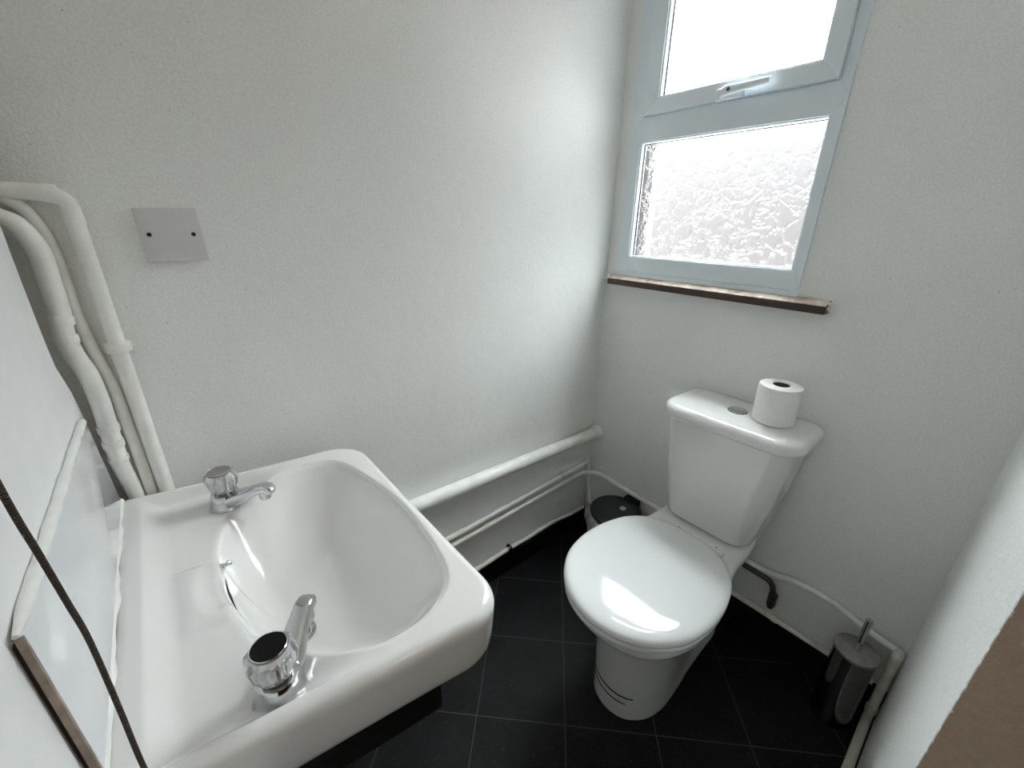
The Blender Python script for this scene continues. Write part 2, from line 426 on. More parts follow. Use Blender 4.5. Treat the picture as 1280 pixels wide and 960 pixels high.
# white cill strip under the frame, then the worn sill board
b = B(); box(b, -.030, .0125, WY0 + .004, WY1 + .002, 1.0953, 1.1098, .002)
obj('cill_strip', b, M['pvc'], win, True, 25)
b = B(); prism(b, [(-.030, 1.064), (.033, 1.064), (.034, 1.0835), (.031, 1.0870), (.012, 1.0950), (-.030, 1.0950)], lambda x, z: Vector((x, .030, z)), lambda x, z: Vector((x, .684, z)), .0015)
obj('window_sill', b, M['sill'], win, True, 25)
b = B()
for k in range(16):
    y = random.uniform(.004, .034); z = random.uniform(1.066, 1.094)
    t = B(); bmesh.ops.create_icosphere(t, subdivisions=2, radius=random.uniform(.003, .008))
    for v in t.verts: v.co *= random.uniform(.8, 1.2)
    merge(b, t, Matrix.Translation((random.uniform(.004, .028), y, z)))
for k in range(10):
    t = B(); bmesh.ops.create_icosphere(t, subdivisions=2, radius=random.uniform(.003, .006))
    for v in t.verts: v.co *= random.uniform(.8, 1.2)
    merge(b, t, Matrix.Translation((random.uniform(.001, .02), random.uniform(.680, .692), random.uniform(1.066, 1.09))))
obj('crumbled_plaster', b, M['grout'], win)

# ------------------------------------------------------------------ toilet
TY = .5640
tl = thing('toilet', 'white close-coupled toilet with closed lid under the window, standing on black tiles', 'toilet', (.35, TY, 0))
def half_outline(pts, yc=TY, per=6):
    """closed outline from (x, half width) samples, back centre to front centre"""
    full = [(x, w) for x, w in pts] + [(x, -w) for x, w in reversed(pts[1:-1])]
    return [Vector((p.x, yc + p.y)) for p in spline([(x, w, 0) for x, w in full], per, True)]
def ring3(o2, z): return [Vector((p.x, p.y, z)) for p in o2]
def scaled(o2, s, cx, cy): return [Vector((cx + (p.x - cx) * s, cy + (p.y - cy) * s)) for p in o2]
def inset(o2, d):
    n = len(o2); out = []
    for i in range(n):
        t = (o2[(i + 1) % n] - o2[i - 1]).normalized(); nn = Vector((t.y, -t.x))
        out.append(o2[i] - nn * d)
    A = sum(o2[i - 1].x * o2[i].y - o2[i].x * o2[i - 1].y for i in range(n))
    if A < 0: out = [2 * o2[i] - out[i] for i in range(n)]
    return out
xs = lambda pts, k, xo=0, wk=1: [(x * k + xo, w * wk) for x, w in pts]
top = [(.022, 0), (.022, .06), (.030, .108), (.07, .127), (.13, .134), (.21, .137), (.29, .151), (.36, .169), (.44, .179), (.52, .171), (.59, .140), (.635, .086), (.653, 0)]
mid = [(.022, 0), (.022, .05), (.030, .088), (.07, .104), (.15, .110), (.22, .114), (.29, .126), (.36, .142), (.44, .150), (.50, .144), (.56, .118), (.602, .070), (.618, 0)]
low = [(.030, 0), (.030, .05), (.034, .080), (.08, .086), (.15, .084), (.22, .086), (.28, .092), (.34, .100), (.40, .107), (.46, .106), (.52, .090), (.562, .052), (.577, 0)]
ank = [(.060, 0), (.060, .05), (.064, .074), (.10, .080), (.16, .079), (.22, .081), (.28, .087), (.34, .095), (.40, .101), (.45, .100), (.50, .086), (.545, .050), (.560, 0)]
bas = [(.080, 0), (.080, .05), (.084, .080), (.12, .088), (.17, .089), (.22, .091), (.28, .094), (.34, .100), (.40, .104), (.45, .102), (.50, .087), (.542, .050), (.556, 0)]
b = B()
T = half_outline(top, .558); Mi = half_outline(mid, .560); Lo = half_outline(low); An = half_outline(ank); Ba = half_outline(bas)
mixo = lambda a, c, t: [p.lerp(q, t) for p, q in zip(a, c)]
rings = [ring3(inset(Ba, .002), 0), ring3(Ba, .004), ring3(Ba, .012), ring3(mixo(Ba, An, .5), .03), ring3(An, .08), ring3(mixo(An, Lo, .4), .16), ring3(Lo, .25),
         ring3(mixo(Lo, Mi, .35), .295), ring3(mixo(Lo, Mi, .75), .325), ring3(Mi, .345), ring3(mixo(Mi, T, .6), .356), ring3(inset(T, .003), .366),
         ring3(T, .374), ring3(T, .396), ring3(inset(T, .003), .402), ring3(inset(T, .009), .405), ring3(scaled(T, .6, .3, TY), .405), ring3(scaled(T, .1, .3, TY), .405)]
loops(b, rings)
obj('pan', b, M['ceramic'], tl, True, 50)
# dark printed marks and hairline on the pedestal, following its surface
b = B()
def on_ped(s, z):
    """point on the pedestal surface, s from the front centre (0) towards the left side (+)"""
    o2 = mixo(mixo(Ba, An, .5), An, (z - .03) / .05) if z < .08 else mixo(An, mixo(An, Lo, .4), (z - .08) / .08)
    n = len(o2); per = [(p, math.atan2(-(p.y - TY), p.x - .38)) for p in o2]
    p = min(per, key=lambda q: abs(q[1] - s))[0]
    i = o2.index(p); t = (o2[(i + 1) % n] - o2[i - 1]).normalized(); nn = Vector((t.y, -t.x))
    if nn.dot(p - Vector((.38, TY))) < 0: nn = -nn
    return Vector((p.x, p.y, z)) + Vector((nn.x, nn.y, 0)) * .001
def mark(bm, s0, s1, z0, z1, w):
    a = []; c = []
    for k in range(15):
        t = k / 14; s = s0 + (s1 - s0) * t; z = z0 + (z1 - z0) * t; ww = w * (.5 + .5 * math.sin(PI * (.12 + .76 * t)))
        a.append(bm.verts.new(on_ped(s, z + ww))); c.append(bm.verts.new(on_ped(s, z - ww)))
    for i in range(14): bm.faces.new((a[i], a[i + 1], c[i + 1], c[i]))
obj_marks = [(-.42, .60, .090, .106, .0034), (-.30, .44, .066, .076, .0027), (.66, .86, .112, .128, .0018), (.70, .82, .085, .092, .0012)]
for q in obj_marks: mark(b, *q)
mk = obj('scuff_mark', b, M['ink'], tl, False); mk['label'] = 'dark scuffed marks'
md = mk.modifiers.new('th', 'SOLIDIFY'); md.thickness = .0006
# seat ring and lid
lid2 = [(.243, 0), (.245, .055), (.257, .092), (.283, .130), (.335, .165), (.41, .185), (.48, .188), (.55, .175), (.60, .148), (.642, .108), (.668, .060), (.679, 0)]
LO = half_outline(lid2, .5625, 7)
b = B()
SO = [Vector((p.x + .001, p.y)) for p in LO]
seat_o = inset(SO, .003); seat_i = scaled(SO, .62, .47, .5625)
rr = [ring3(seat_i, .4055), ring3(inset(seat_o, .004), .4055), ring3(seat_o, .410), ring3(seat_o, .419), ring3(inset(seat_o, .004), .4245), ring3(seat_i, .4245)]
vs = loops(b, rr, False, False)
n = len(LO)
for i in range(n): b.faces.new((vs[-1][i], vs[-1][(i + 1) % n], vs[0][(i + 1) % n], vs[0][i]))
obj('seat', b, M['seat'], tl, True, 50)
b = B()
rings = [ring3(scaled(LO, .3, .46, .5625), .4275), ring3(inset(LO, .006), .4255), ring3(inset(LO, .001), .428), ring3(LO, .432), ring3(inset(LO, .0006), .4365), ring3(inset(LO, .003), .4412),
         ring3(inset(LO, .008), .4450), ring3(inset(LO, .016), .4475), ring3(scaled(LO, .86, .46, .5625), .4492)]
for s in (.7, .5, .3, .12, .02): rings.append(ring3(scaled(LO, s, .46, .5625), .4492 + .003 * (1 - s * s / .74)))
loops(b, rings)
obj('seat_lid', b, M['seat'], tl, True, 60)
for s in (-1, 1):
    b = B(); tube(b, [(.232, TY + s * .078 - .016, .418), (.232, TY + s * .078 + .016, .418)], .010, 16)
    box(b, .224, .246, TY + s * .078 - .010, TY + s * .078 + .010, .404, .420, .003)
    obj('seat_hinge', b, M['seat'], tl)
for (x, y) in ((.198, TY - .050), (.212, TY - .046), (.196, TY + .062)):
    b = B(); lathe(b, [(.0001, 0), (.0022, 0), (.0018, .001), (.0001, .0012)], (x, y, .4048), seg=12)
    obj('bolt_cap', b, M['ink'], tl)
# cistern
CY = .5720
def cis(x0, x1, w, r, yc=CY, bow=.004, rb=.012):
    p = rpoly([(x0, yc - w), (x1, yc - w), (x1, yc + w), (x0, yc + w)], [rb, r, r, rb], 10)
    return [Vector((q.x + (bow * (1 - ((q.y - yc) / w) ** 2) if q.x > x1 - .03 else 0), q.y)) for q in dens(p)]
def dens(p, n=8):
    out = []; m = len(p)
    for i in range(m):
        a, c = p[i], p[(i + 1) % m]
        if (a - c).length > .03:
            for k in range(n): out.append(a.lerp(c, k / n))
        else: out.append(a)
    return out
def cis_ring(t):   # t 0 bottom .. 1 top
    w = .128 + (.170 - .128) * (t ** .8); x1 = .168 + (.200 - .168) * t
    return cis(.012, x1, w, .050, .560 + (CY - .560) * t)
b = B(); rings = []
zb, zt = .412, .757
base = cis_ring(0); rings.append(ring3(inset(base, .02), zb - .004)); rings.append(ring3(inset(base, .006), zb)); rings.append(ring3(inset(base, .001), zb + .006))
for k in range(0, 15):
    t = k / 14; rings.append(ring3(cis_ring(t), zb + .012 + (zt - zb - .012) * t))
loops(b, rings)
obj('cistern', b, M['ceramic'], tl, True, 50)
LD = cis(.005, .216, .184, .060, .5755, .006, .045)
b = B()
rings = [ring3(inset(LD, .012), .754), ring3(inset(LD, .004), .7545), ring3(inset(LD, .0008), .758), ring3(LD, .764), ring3(inset(LD, .0008), .773), ring3(inset(LD, .0035), .780), ring3(inset(LD, .009), .7855), ring3(inset(LD, .017), .7885), ring3(inset(LD, .024), .7895)]
for s in (.80, .6, .4, .2, .03): rings.append(ring3(scaled(inset(LD, .022), s, .11, .578), .7905 + .001 * (1 - s)))
loops(b, rings)
cl = obj('cistern_lid', b, M['ceramic'], tl, True, 60)
b = B(); lathe(b, [(.0001, 0), (.023, 0), (.0235, .003), (.0215, .0055), (.0175, .006), (.0165, .0045), (.0001, .0045)], (.113, .571, .7895), seg=40)
fb = obj('flush_button', b, M['chrome'], cl)
b = B()
lathe(b, [(.0001, 0), (.0155, 0), (.0150, .0028), (.0001, .0034)], (.113, .571, .7938), seg=36)
obj('button_half', b, M['chrome'], fb)
b = B(); lathe(b, [(.0225, -.0004), (.0252, -.0004), (.0252, .0010), (.0225, .0012)], (.113, .571, .7905), seg=40); obj('button_gap', b, M['ink'], fb)
# toilet roll
b = B(); rc = Vector((.103, .654, .7922))
lathe(b, [(.020, 0), (.046, 0), (.0485, .002), (.049, .006), (.0488, .05), (.049, .094), (.0475, .098), (.044, .0995), (.034, .1003), (.020, .0995), (.0192, .05)], rc, seg=64)
roll = thing('toilet_roll', 'white toilet paper roll standing upright on the cistern lid', 'toilet roll', rc)
bm2 = b; 
obj('paper', bm2, M['paper'], roll, True, 45)
b = B()  # loose end of the sheet, a thin leaf lying diagonally on the roll
va = []; vb = []
for k in range(13):
    t = k / 12; a = math.radians(-6 + 50 * t); z1 = .096 - .082 * t
    a0 = Vector((math.cos(a) * .0494, math.sin(a) * .0494, 0))
    va.append(b.verts.new(rc + a0 + Vector((0, 0, z1)))); vb.append(b.verts.new(rc + a0 + Vector((0, 0, .003 + .002 * (1 - t)))))
for i in range(12): b.faces.new((va[i], va[i + 1], vb[i + 1], vb[i]))
sh = obj('loose_sheet', b, M['paper'], roll, False); md = sh.modifiers.new('th', 'SOLIDIFY'); md.thickness = .0007; md.offset = 1
b = B(); lathe(b, [(.0175, .001), (.0190, .001), (.0192, .05), (.0190, .0985), (.0175, .0985), (.0172, .05)], rc, seg=40)
obj('cardboard_core', b, M['card'], roll)
b = B(); lathe(b, [(.0001, .001), (.0172, .001), (.0172, .002), (.0001, .002)], rc, seg=30); obj('core_floor', b, M['card'], roll)

# ------------------------------------------------------------------ basin
SH = .12
CX, CYP = 1.190, .362                    # middle of the bowl in sheared coordinates
ZR = .785
def W(u, w, z): return Vector((u, w + SH * (1.4 - u), z))
out_pts = dens(rpoly([(1.399, .030), (.982, .030), (.978, .604), (1.399, .600)], [.010, .066, .064, .010], 12), 40)
bowl_pts = [(1.204, 0.13), (1.239, 0.151), (1.258, 0.176), (1.277, 0.249), (1.28, 0.302), (1.28, 0.351), (1.273, 0.408), (1.26, 0.453), (1.242, 0.481), (1.217, 0.511), (1.202, 0.529), (1.175, 0.549), (1.138, 0.563), (1.09, 0.558), (1.05, 0.537), (1.022, 0.501), (1.008, 0.428), (1.003, 0.316), (1.012, 0.227), (1.032, 0.133), (1.055, 0.094), (1.098, 0.08), (1.153, 0.092)]
bowl_sp = [Vector((p.x, p.y)) for p in spline([(x, y, 0) for x, y in bowl_pts], 20, True)]
NT = 300
def polar(pts):
    a = sorted((math.atan2(p.y - CYP, p.x - CX), (p - Vector((CX, CYP))).length) for p in pts)
    a = [(a[-1][0] - 2 * PI, a[-1][1])] + a + [(a[0][0] + 2 * PI, a[0][1])]
    return a
def pol(a, th):
    th = (th + PI) % (2 * PI) - PI
    for (t0, r0), (t1, r1) in zip(a, a[1:]):
        if t0 <= th <= t1: return r0 + (r1 - r0) * (th - t0) / max(t1 - t0, 1e-9)
    return a[0][1]
def raypoly(pts, th):
    d = Vector((math.cos(th), math.sin(th))); c = Vector((CX, CYP)); best = 9
    for i in range(len(pts)):
        a = pts[i - 1] - c; e = pts[i] - pts[i - 1]
        den = d.x * e.y - d.y * e.x
        if abs(den) < 1e-12: continue
        t = (a.x * e.y - a.y * e.x) / den; s = (a.x * d.y - a.y * d.x) / den
        if t > 0 and -1e-6 <= s <= 1 + 1e-6: best = min(best, t)
    return best
sm = lambda a, c, x: (lambda t: t * t * (3 - 2 * t))(min(1, max(0, (x - a) / (c - a))))
def deck(u, w):
    """height of the basin top relative to the rim: sunken tap deck, soap ridges and the overflow scoop"""
    rr_ = min((w - .048) / .030, (.580 - w) / .030, (1.366 - u) / .034)      # sunken tray with crisp upper edge
    m = max(0, min(1, rr_)); m = m * (2 - m) if m < 1 else 1
    m *= sm(1.150, 1.250, u)
    z = -.0175 * m
    mid_ = sm(.272, .284, w) * (1 - sm(.400, .418, w)) * sm(1.235, 1.26, u) * (1 - sm(1.315, 1.345, u))
    z += .0050 * mid_
    q = ((u - 1.289) / .021) ** 2 + ((w - .336) / .046) ** 2
    z -= .0105 * math.exp(-q ** 2)
    z += .002 * sm(1.30, 1.39, u)
    return z
bowl_pol = polar(bowl_sp)
ths = [2 * PI * k / NT for k in range(NT)]
rin = [pol(bowl_pol, t) for t in ths]
rout = [raypoly(out_pts, t) for t in ths]
for _ in range(2): rin = [(rin[i - 1] + 2 * rin[i] + rin[(i + 1) % NT]) / 4 for i in range(NT)]
D = .142
RR = .017
b = B(); rings = []
def ring(fr, fz):
    return [W(CX + math.cos(t) * fr(i), CYP + math.sin(t) * fr(i), fz(i, CX + math.cos(t) * fr(i), CYP + math.sin(t) * fr(i))) for i, t in enumerate(ths)]
NB = 34
for k in range(NB):
    f = .05 + .95 * (k / NB) ** .85
    def fz(i, u, w, f=f):
        edge_z = deck(CX + math.cos(ths[i]) * rin[i], CYP + math.sin(ths[i]) * rin[i])
        lip = .004 * sm(.94, 1.0, f)
        return ZR - D + .004 + (D - .004 + edge_z) * (f ** 3.0) - lip * (1 - sm(.97, 1, f))
    rings.append(ring(lambda i, f=f: rin[i] * f, fz))
ND = 44
for k in range(ND + 1):
    g = k / ND
    def fr(i, g=g): return rin[i] + (rout[i] - RR - rin[i]) * g
    def fz(i, u, w, g=g):
        d0 = (rout[i] - RR - rin[i]) * g
        return ZR + deck(u, w) - .0035 * math.exp(-(d0 / .004) ** 2)
    rings.append(ring(fr, fz))
for k in range(1, 8):
    a = PI / 2 * k / 7
    rings.append(ring(lambda i, a=a: rout[i] - RR + RR * math.sin(a), lambda i, u, w, a=a: ZR + deck(u, w) * (1 - sm(0, 1, a)) + .002 * sm(1.30, 1.39, u) * sm(0, 1, a) - RR + RR * math.cos(a)))
for z, d0 in ((.76, 0), (.735, .0015), (.71, .004), (.698, .008), (.690, .013), (.6865, .020), (.686, .032), (.690, .040), (.680, .044), (.655, .046)):
    rings.append(ring(lambda i, d0=d0: rout[i] - d0, lambda i, u, w, z=z: z))
for z, s in ((.635, .80), (.615, .72), (.605, .6), (.60, .3), (.60, .05)):
    rings.append(ring(lambda i, s=s: rout[i] * s, lambda i, u, w, z=z: z))
rings = [r for r in rings]
loops(b, rings)
sink = thing('wash_basin', 'white ceramic wash basin with a sunken tap deck, fixed to the near wall', 'sink', (1.2, .35, .58))
obj('basin_body', b, M['ceramic'], sink, True, 70)
for wa, wb in ((.055, .085), (.548, .582)):  # black strips added under the apron to draw the basin's shaded underside
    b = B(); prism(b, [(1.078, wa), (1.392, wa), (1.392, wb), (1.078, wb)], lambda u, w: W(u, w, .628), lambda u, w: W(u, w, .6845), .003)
    obj('underside_shade', b, M['black'], sink, True, 25)
# sealant along the back edge
b = B(); pth = []; rad = []
for k in range(70):
    t = k / 69; pth.append((1.3960 + .0008 * math.sin(t * 23) + .0005 * math.sin(t * 61), .045 + t * .575, .7885 + .0006 * math.sin(t * 37))); rad.append(.0062 + .0009 * math.sin(t * 29 + 1) + .0005 * math.sin(t * 83))
tube(b, pth, rad, 10)
obj('sealant_bead', b, M['grout'], sink)
# waste, overflow slot and chain stay
def bowl_z(u, w):
    th = math.atan2(w - CYP, u - CX); f = math.hypot(u - CX, w - CYP) / pol(bowl_pol, th)
    return ZR - D + .004 + (D - .004) * f ** 3
b = B(); wc = W(1.206, .366, 0); wc.z = ZR - D + .0035
lathe(b, [(.010, 0), (.025, 0), (.026, .002), (.0245, .004), (.020, .0035), (.016, .0005), (.010, -.001)], wc, seg=40)
waste = obj('waste_ring', b, M['chrome'], sink)
b = B(); lathe(b, [(.0001, .0008), (.0165, .0008), (.0165, .0012), (.0001, .0012)], wc, seg=30); obj('waste_hole', b, M['ink'], sink)
def bowl_wall(w, f):
    """point on the back wall of the bowl at sheared width w and radial fraction f"""
    best = min(range(NT), key=lambda i: abs(CYP + math.sin(ths[i]) * rin[i] * f - w) + (9 if math.cos(ths[i]) < 0 else 0))
    u = CX + math.cos(ths[best]) * rin[best] * f; ww = CYP + math.sin(ths[best]) * rin[best] * f
    return W(u, ww, ZR - D + .004 + (D - .004 - .006) * f ** 3)
b = B(); pa = [bowl_wall(.320 + .070 * k / 12, .955) + Vector((-.0006, 0, 0)) for k in range(13)]
tube(b, pa, [.0003 + .0011 * math.sin(PI * (k + .3) / 12.6) for k in range(13)], 10)
obj('overflow_slot', b, M['ink'], sink)
b = B(); cs = bowl_wall(.285, .95)
lathe(b, [(.0001, -.002), (.005, -.002), (.0055, .001), (.0035, .002), (.003, .006), (.0045, .008), (.0045, .011), (.0025, .013), (.0001, .0135)], cs, (-1, .15, .35), 20)
obj('chain_stay', b, M['chrome'], sink)

def tap(name, label, base, direc, disc, knob_turn):
    t = thing(name, label, 'tap', base, 'taps on the wash basin')
    bx = Vector(base); dv = Vector((direc[0], direc[1], 0)).normalized()
    b = B()
    lathe(b, [(.0001, -.002), (.0272, -.002), (.0278, .001), (.0262, .005), (.0245, .014), (.0238, .022), (.0215, .027), (.014, .030), (.0001, .030)], bx, seg=40)
    obj('tap_body', b, M['chrome'], t)
    b = B(); lathe(b, [(.0255, -.0015), (.0300, -.0015), (.0292, .0006), (.0255, .0008)], bx, seg=40, wob=lambda a, h: 1 + .02 * math.sin(3 * a) + .015 * math.sin(7 * a)); obj('tap_washer', b, M['limescale'], t)
    # spout: flattened swept section leaving the body low and rising, with a square turned-down nose
    b = B(); rings = []
    side = Vector((-dv.y, dv.x, 0))
    prof = [(.006, .012, .0290, .0125), (.018, .0145, .0275, .0120), (.033, .020, .0225, .0112), (.047, .0265, .0190, .0100), (.060, .033, .0168, .0090), (.072, .0385, .0155, .0082), (.079, .0405, .0150, .0082), (.084, .039, .0146, .0100), (.0868, .0355, .0138, .0110), (.0873, .031, .0130, .0085)]
    for i, (s, h, ws, hs) in enumerate(prof):
        c = bx + dv * s + Vector((0, 0, h))
        tilt = [0, .1, .42, .5, .45, .3, -.1, -.7, -1.2, -1.5][i]
        up = (Vector((0, 0, 1)) * math.cos(tilt) - dv * math.sin(tilt))
        ring_ = []
        for k in range(24):
            a = 2 * PI * k / 24; ca, sa = math.cos(a), math.sin(a)
            e = .62
            ring_.append(c + side * (ws * .75 * math.copysign(abs(ca) ** e, ca)) + up * (hs * math.copysign(abs(sa) ** e, sa)))
        rings.append(ring_)
    loops(b, rings)
    sp = obj('tap_spout', b, M['chrome'], t)
    b = B(); nb = bx + dv * .0775 + Vector((0, 0, .019))
    lathe(b, [(.0060, 0), (.0098, 0), (.0104, .002), (.0104, .016), (.0060, .018)], nb, seg=24)
    obj('spout_nozzle', b, M['chrome'], sp)
    kz = bx + Vector((0, 0, .031))
    kb = B()
    def wob(a, h):      # eight flat flutes, round at the neck and under the cap
        k = (a + knob_turn) % (PI / 4) - PI / 8
        flat = math.cos(PI / 8) / math.cos(k)
        e = sm(.002, .010, h) * (1 - sm(.035, .040, h))
        return 1 + (flat * 1.06 - 1) * e
    lathe(kb, [(.0095, 0), (.0180, .001), (.0205, .005), (.0225, .010), (.0245, .020), (.0256, .028), (.0240, .0345), (.0200, .0390), (.0188, .0405), (.0180, .0395), (.0105, .036), (.0100, .02)], kz, seg=96, wob=wob)
    kn = obj('tap_knob', kb, M['acrylic'], t, True, 30)
    kb = B(); lathe(kb, [(.0001, -.002), (.011, -.002), (.0115, .004), (.0085, .006), (.0085, .034), (.0001, .034)], kz, seg=24)
    obj('tap_spindle', kb, M['chrome'], t)
    kb = B(); lathe(kb, [(.0001, .0365), (.0172, .0365), (.0178, .0400), (.0168, .0412), (.0001, .0416)], kz, seg=40)
    dc = obj('tap_disc', kb, disc, kn)
    kb = B(); lathe(kb, [(.0172, .0370), (.0184, .0375), (.0186, .0410), (.0178, .0416), (.0172, .0405)], kz, seg=40)
    obj('disc_ring', kb, M['chrome'], kn)
    return t
zt1 = ZR + deck(1.246, .137 - SH * .154)
tap('basin_tap', 'chrome basin tap with clear knob and grey metal disc, beside the left wall', (1.246, .137, zt1), (-.054, .050), M['steel_dull'], .2)
zt2 = ZR + deck(1.250, .566 - SH * .15)
tap('basin_tap', 'chrome basin tap with clear knob and black disc, nearest the camera', (1.250, .566, zt2), (-.056, -.074), M['disc_black'], .35)

# ------------------------------------------------------------------ tile splashback, standing off behind the basin
sp = thing('splashback', 'glossy white tile splashback with sealed edges standing behind the wash basin', 'splashback', (1.396, .33, .80))
XT = 1.3905
tp = [(.075, .803), (.577, .803), (.579, .985), (.101, .974)]
tp = [(.066, .800), (.566, .800), (.568, .975), (.092, .966)]
b = B(); prism(b, tp, lambda y, z: Vector((1.3965, y, z)), lambda y, z: Vector((XT, y, z)), .0008)
obj('tile_panel', b, M['tile'], sp, True, 25)
b = B(); box(b, XT + .0004, 1.3966, .5662, .5692, .800, .9735, .0006, 1); obj('raw_edge', b, M['tile_edge'], sp)
b = B(); box(b, 1.3966, XB - .0002, .02 + .05, .5655, .80, .965); obj('gap_shade', b, M['gap'], sp)  # dark brown fill paints the shadow line behind the tile panel
b = B(); pth = []; rad = []
for k in range(60):
    t = k / 59; pth.append((1.3948, .092 + t * .477, .967 + t * .009)); rad.append((.0054 + .0004 * math.sin(t * 31) + .0003 * math.sin(t * 77)) * min(1, .35 + 12 * (1 - t)))
tube(b, pth, rad, 10); obj('grout_bead', b, M['grout'], sp)

# ------------------------------------------------------------------ pipes
def collar(bm, c, ax, r, h):
    lathe(bm, [(r * .8, -h / 2), (r * .96, -h / 2), (r, -h * .35), (r, h * .35), (r * .96, h / 2), (r * .8, h / 2)], c, ax, 20)
def clip(parent, c, ax, r, to_wall, m=None):
    """saddle clip round a pipe with a screw lug against the wall"""
    b = B(); A = Vector(ax).normalized(); c = Vector(c); collar(b, c, A, r + .0028, .015)
    w = Vector(to_wall); o = A.cross(w).normalized()
    for s in (-1, 1):
        t = B(); bmesh.ops.create_cube(t, size=1)
        mt = Matrix((A * .011, o * .007, w * .0045)).transposed().to_4x4(); mt.translation = c + w * (r - .0005) + o * s * (r + .003)
        merge(b, t, mt)
    return obj('pipe_clip', b, m or M['pipe'], parent)
p = thing('pipe', 'thick white waste pipe running along the left wall into the corner, above the thinner pipes', 'pipe', (.8, .026, .49))
b = B(); tube(b, [(1.30, .026, .505), (.4, .026, .4775), (.001, .026, .4645)], .0225, 24); obj('pipe_run', b, M['pipe'], p)
b = B(); collar(b, (.012, .026, .4650), (1, 0, 0), .0295, .022); collar(b, (.030, .026, .4655), (1, 0, 0), .0255, .012); obj('pipe_collar', b, M['pipe'], p)

p2 = thing('pipe', 'thin white pipe with corner elbow, upper of the thin pair on the left wall', 'pipe', (.4, .014, .315))
b = B(); tube(b, fillet([(1.30, .014, .277), (.66, .014, .302), (.030, .014, .329), (.024, .016, .25), (.020, .024, .20), (.026, .040, .140), (.027, .043, .120)], .014), .0086, 16)
obj('pipe_run', b, M['pipe'], p2)
b = B(); collar(b, (.040, .014, .3287), (1, 0, 0), .0104, .016); obj('elbow_joint', b, M['pipe_cream'], p2)
clip(p2, (.185, .014, .3225), (1, 0, -.04), .0078, (0, -1, 0), M['pipe_cream'])
p3 = thing('pipe', 'thin white pipe bending round the corner and on behind the toilet', 'pipe', (.4, .014, .275))
b = B(); tube(b, fillet([(1.30, .014, .240), (.685, .014, .266), (.06, .014, .2875), (.014, .060, .2885), (.014, .20, .281), (.014, .45, .276), (.014, .64, .276), (.014, .69, .271), (.014, .735, .272), (.014, .785, .292), (.014, .85, .297), (.014, .90, .292), (.014, .95, .274), (.014, 1.0, .262), (.014, 1.034, .259)], .05, 6), .0088, 16)
obj('pipe_run', b, M['pipe'], p3)
for x, z in ((.56, .2703), (.125, .2855)): clip(p3, (x, .014, z), (1, 0, -.035), .008, (0, -1, 0), M['pipe_cream'])
p4 = thing('pipe', 'thin white pipe lying low on the black left skirting board', 'pipe', (.4, .013, .105))
b = B(); tube(b, spline([(1.30, .0125, .098), (.75, .0125, .098), (.60, .0125, .101), (.45, .0125, .110), (.36, .0125, .108), (.28, .0125, .113), (.22, .0125, .114), (.12, .0125, .100), (.035, .0125, .099)], 8), .0086, 16)
obj('pipe_run', b, M['pipe'], p4)
c4 = clip(p4, (.455, .0125, .1095), (1, 0, 0), .0078, (0, -1, 0), M['steel'])
p5 = thing('pipe', 'white pipe on the right wall corner dropping to the floor behind the toilet brush', 'pipe', (.030, 1.036, .0))
b = B(); tube(b, fillet([(.014, 1.0345, .2585), (.016, 1.0375, .259), (.031, 1.0375, .259), (.031, 1.0375, .018), (.12, 1.0375, .0125), (.72, 1.0375, .0125)], .010), .0108, 18)
obj('pipe_run', b, M['pipe_cream'], p5)
b = B(); collar(b, (.031, 1.0375, .246), (0, 0, 1), .0128, .022); obj('pipe_joint', b, M['pipe_cream'], p5); b = B(); collar(b, (.031, 1.0375, .055), (0, 0, 1), .0130, .024); obj('pipe_joint', b, M['pipe_cream'], p5)
p6 = thing('pipe', 'thin white pipe lying on the black skirting between toilet and brush holder', 'pipe', (.0145, .84, .121))
b = B(); tube(b, spline([(.0125, .42, .122), (.0125, .66, .122), (.0125, .76, .1225), (.0125, .92, .122), (.0125, 1.02, .121)], 6), .0078, 16)
tube(b, [(.0125, .755, .123), (.016, .755, .150)], .0075, 14)
obj('pipe_run', b, M['pipe_cream'], p6)
b = B(); collar(b, (.0135, .755, .134), (.1, 0, 1), .0100, .014); collar(b, (.0125, .775, .122), (0, 1, 0), .0100, .016); obj('tee_joint', b, M['pipe_cream'], p6)
p7 = thing('filling_pipe', 'dark metal filling pipe with an isolating valve beside the toilet', 'pipe', (.022, .74, .2))
b = B(); tube(b, fillet([(.027, .648, .263), (.026, .665, .261), (.022, .742, .255), (.020, .755, .215), (.018, .755, .160)], .02), .0082, 16); obj('pipe_run', b, M['darkmetal'], p7)
b = B(); collar(b, (.0195, .755, .205), (.03, 0, 1), .0125, .020); collar(b, (.0180, .755, .178), (.03, 0, 1), .0120, .016)
lathe(b, [(.0001, 0), (.0065, 0), (.0065, .016), (.0001, .016)], (.018, .755, .190), (1, .2, 0), 16)
obj('isolating_valve', b, M['darkmetal'], p7)

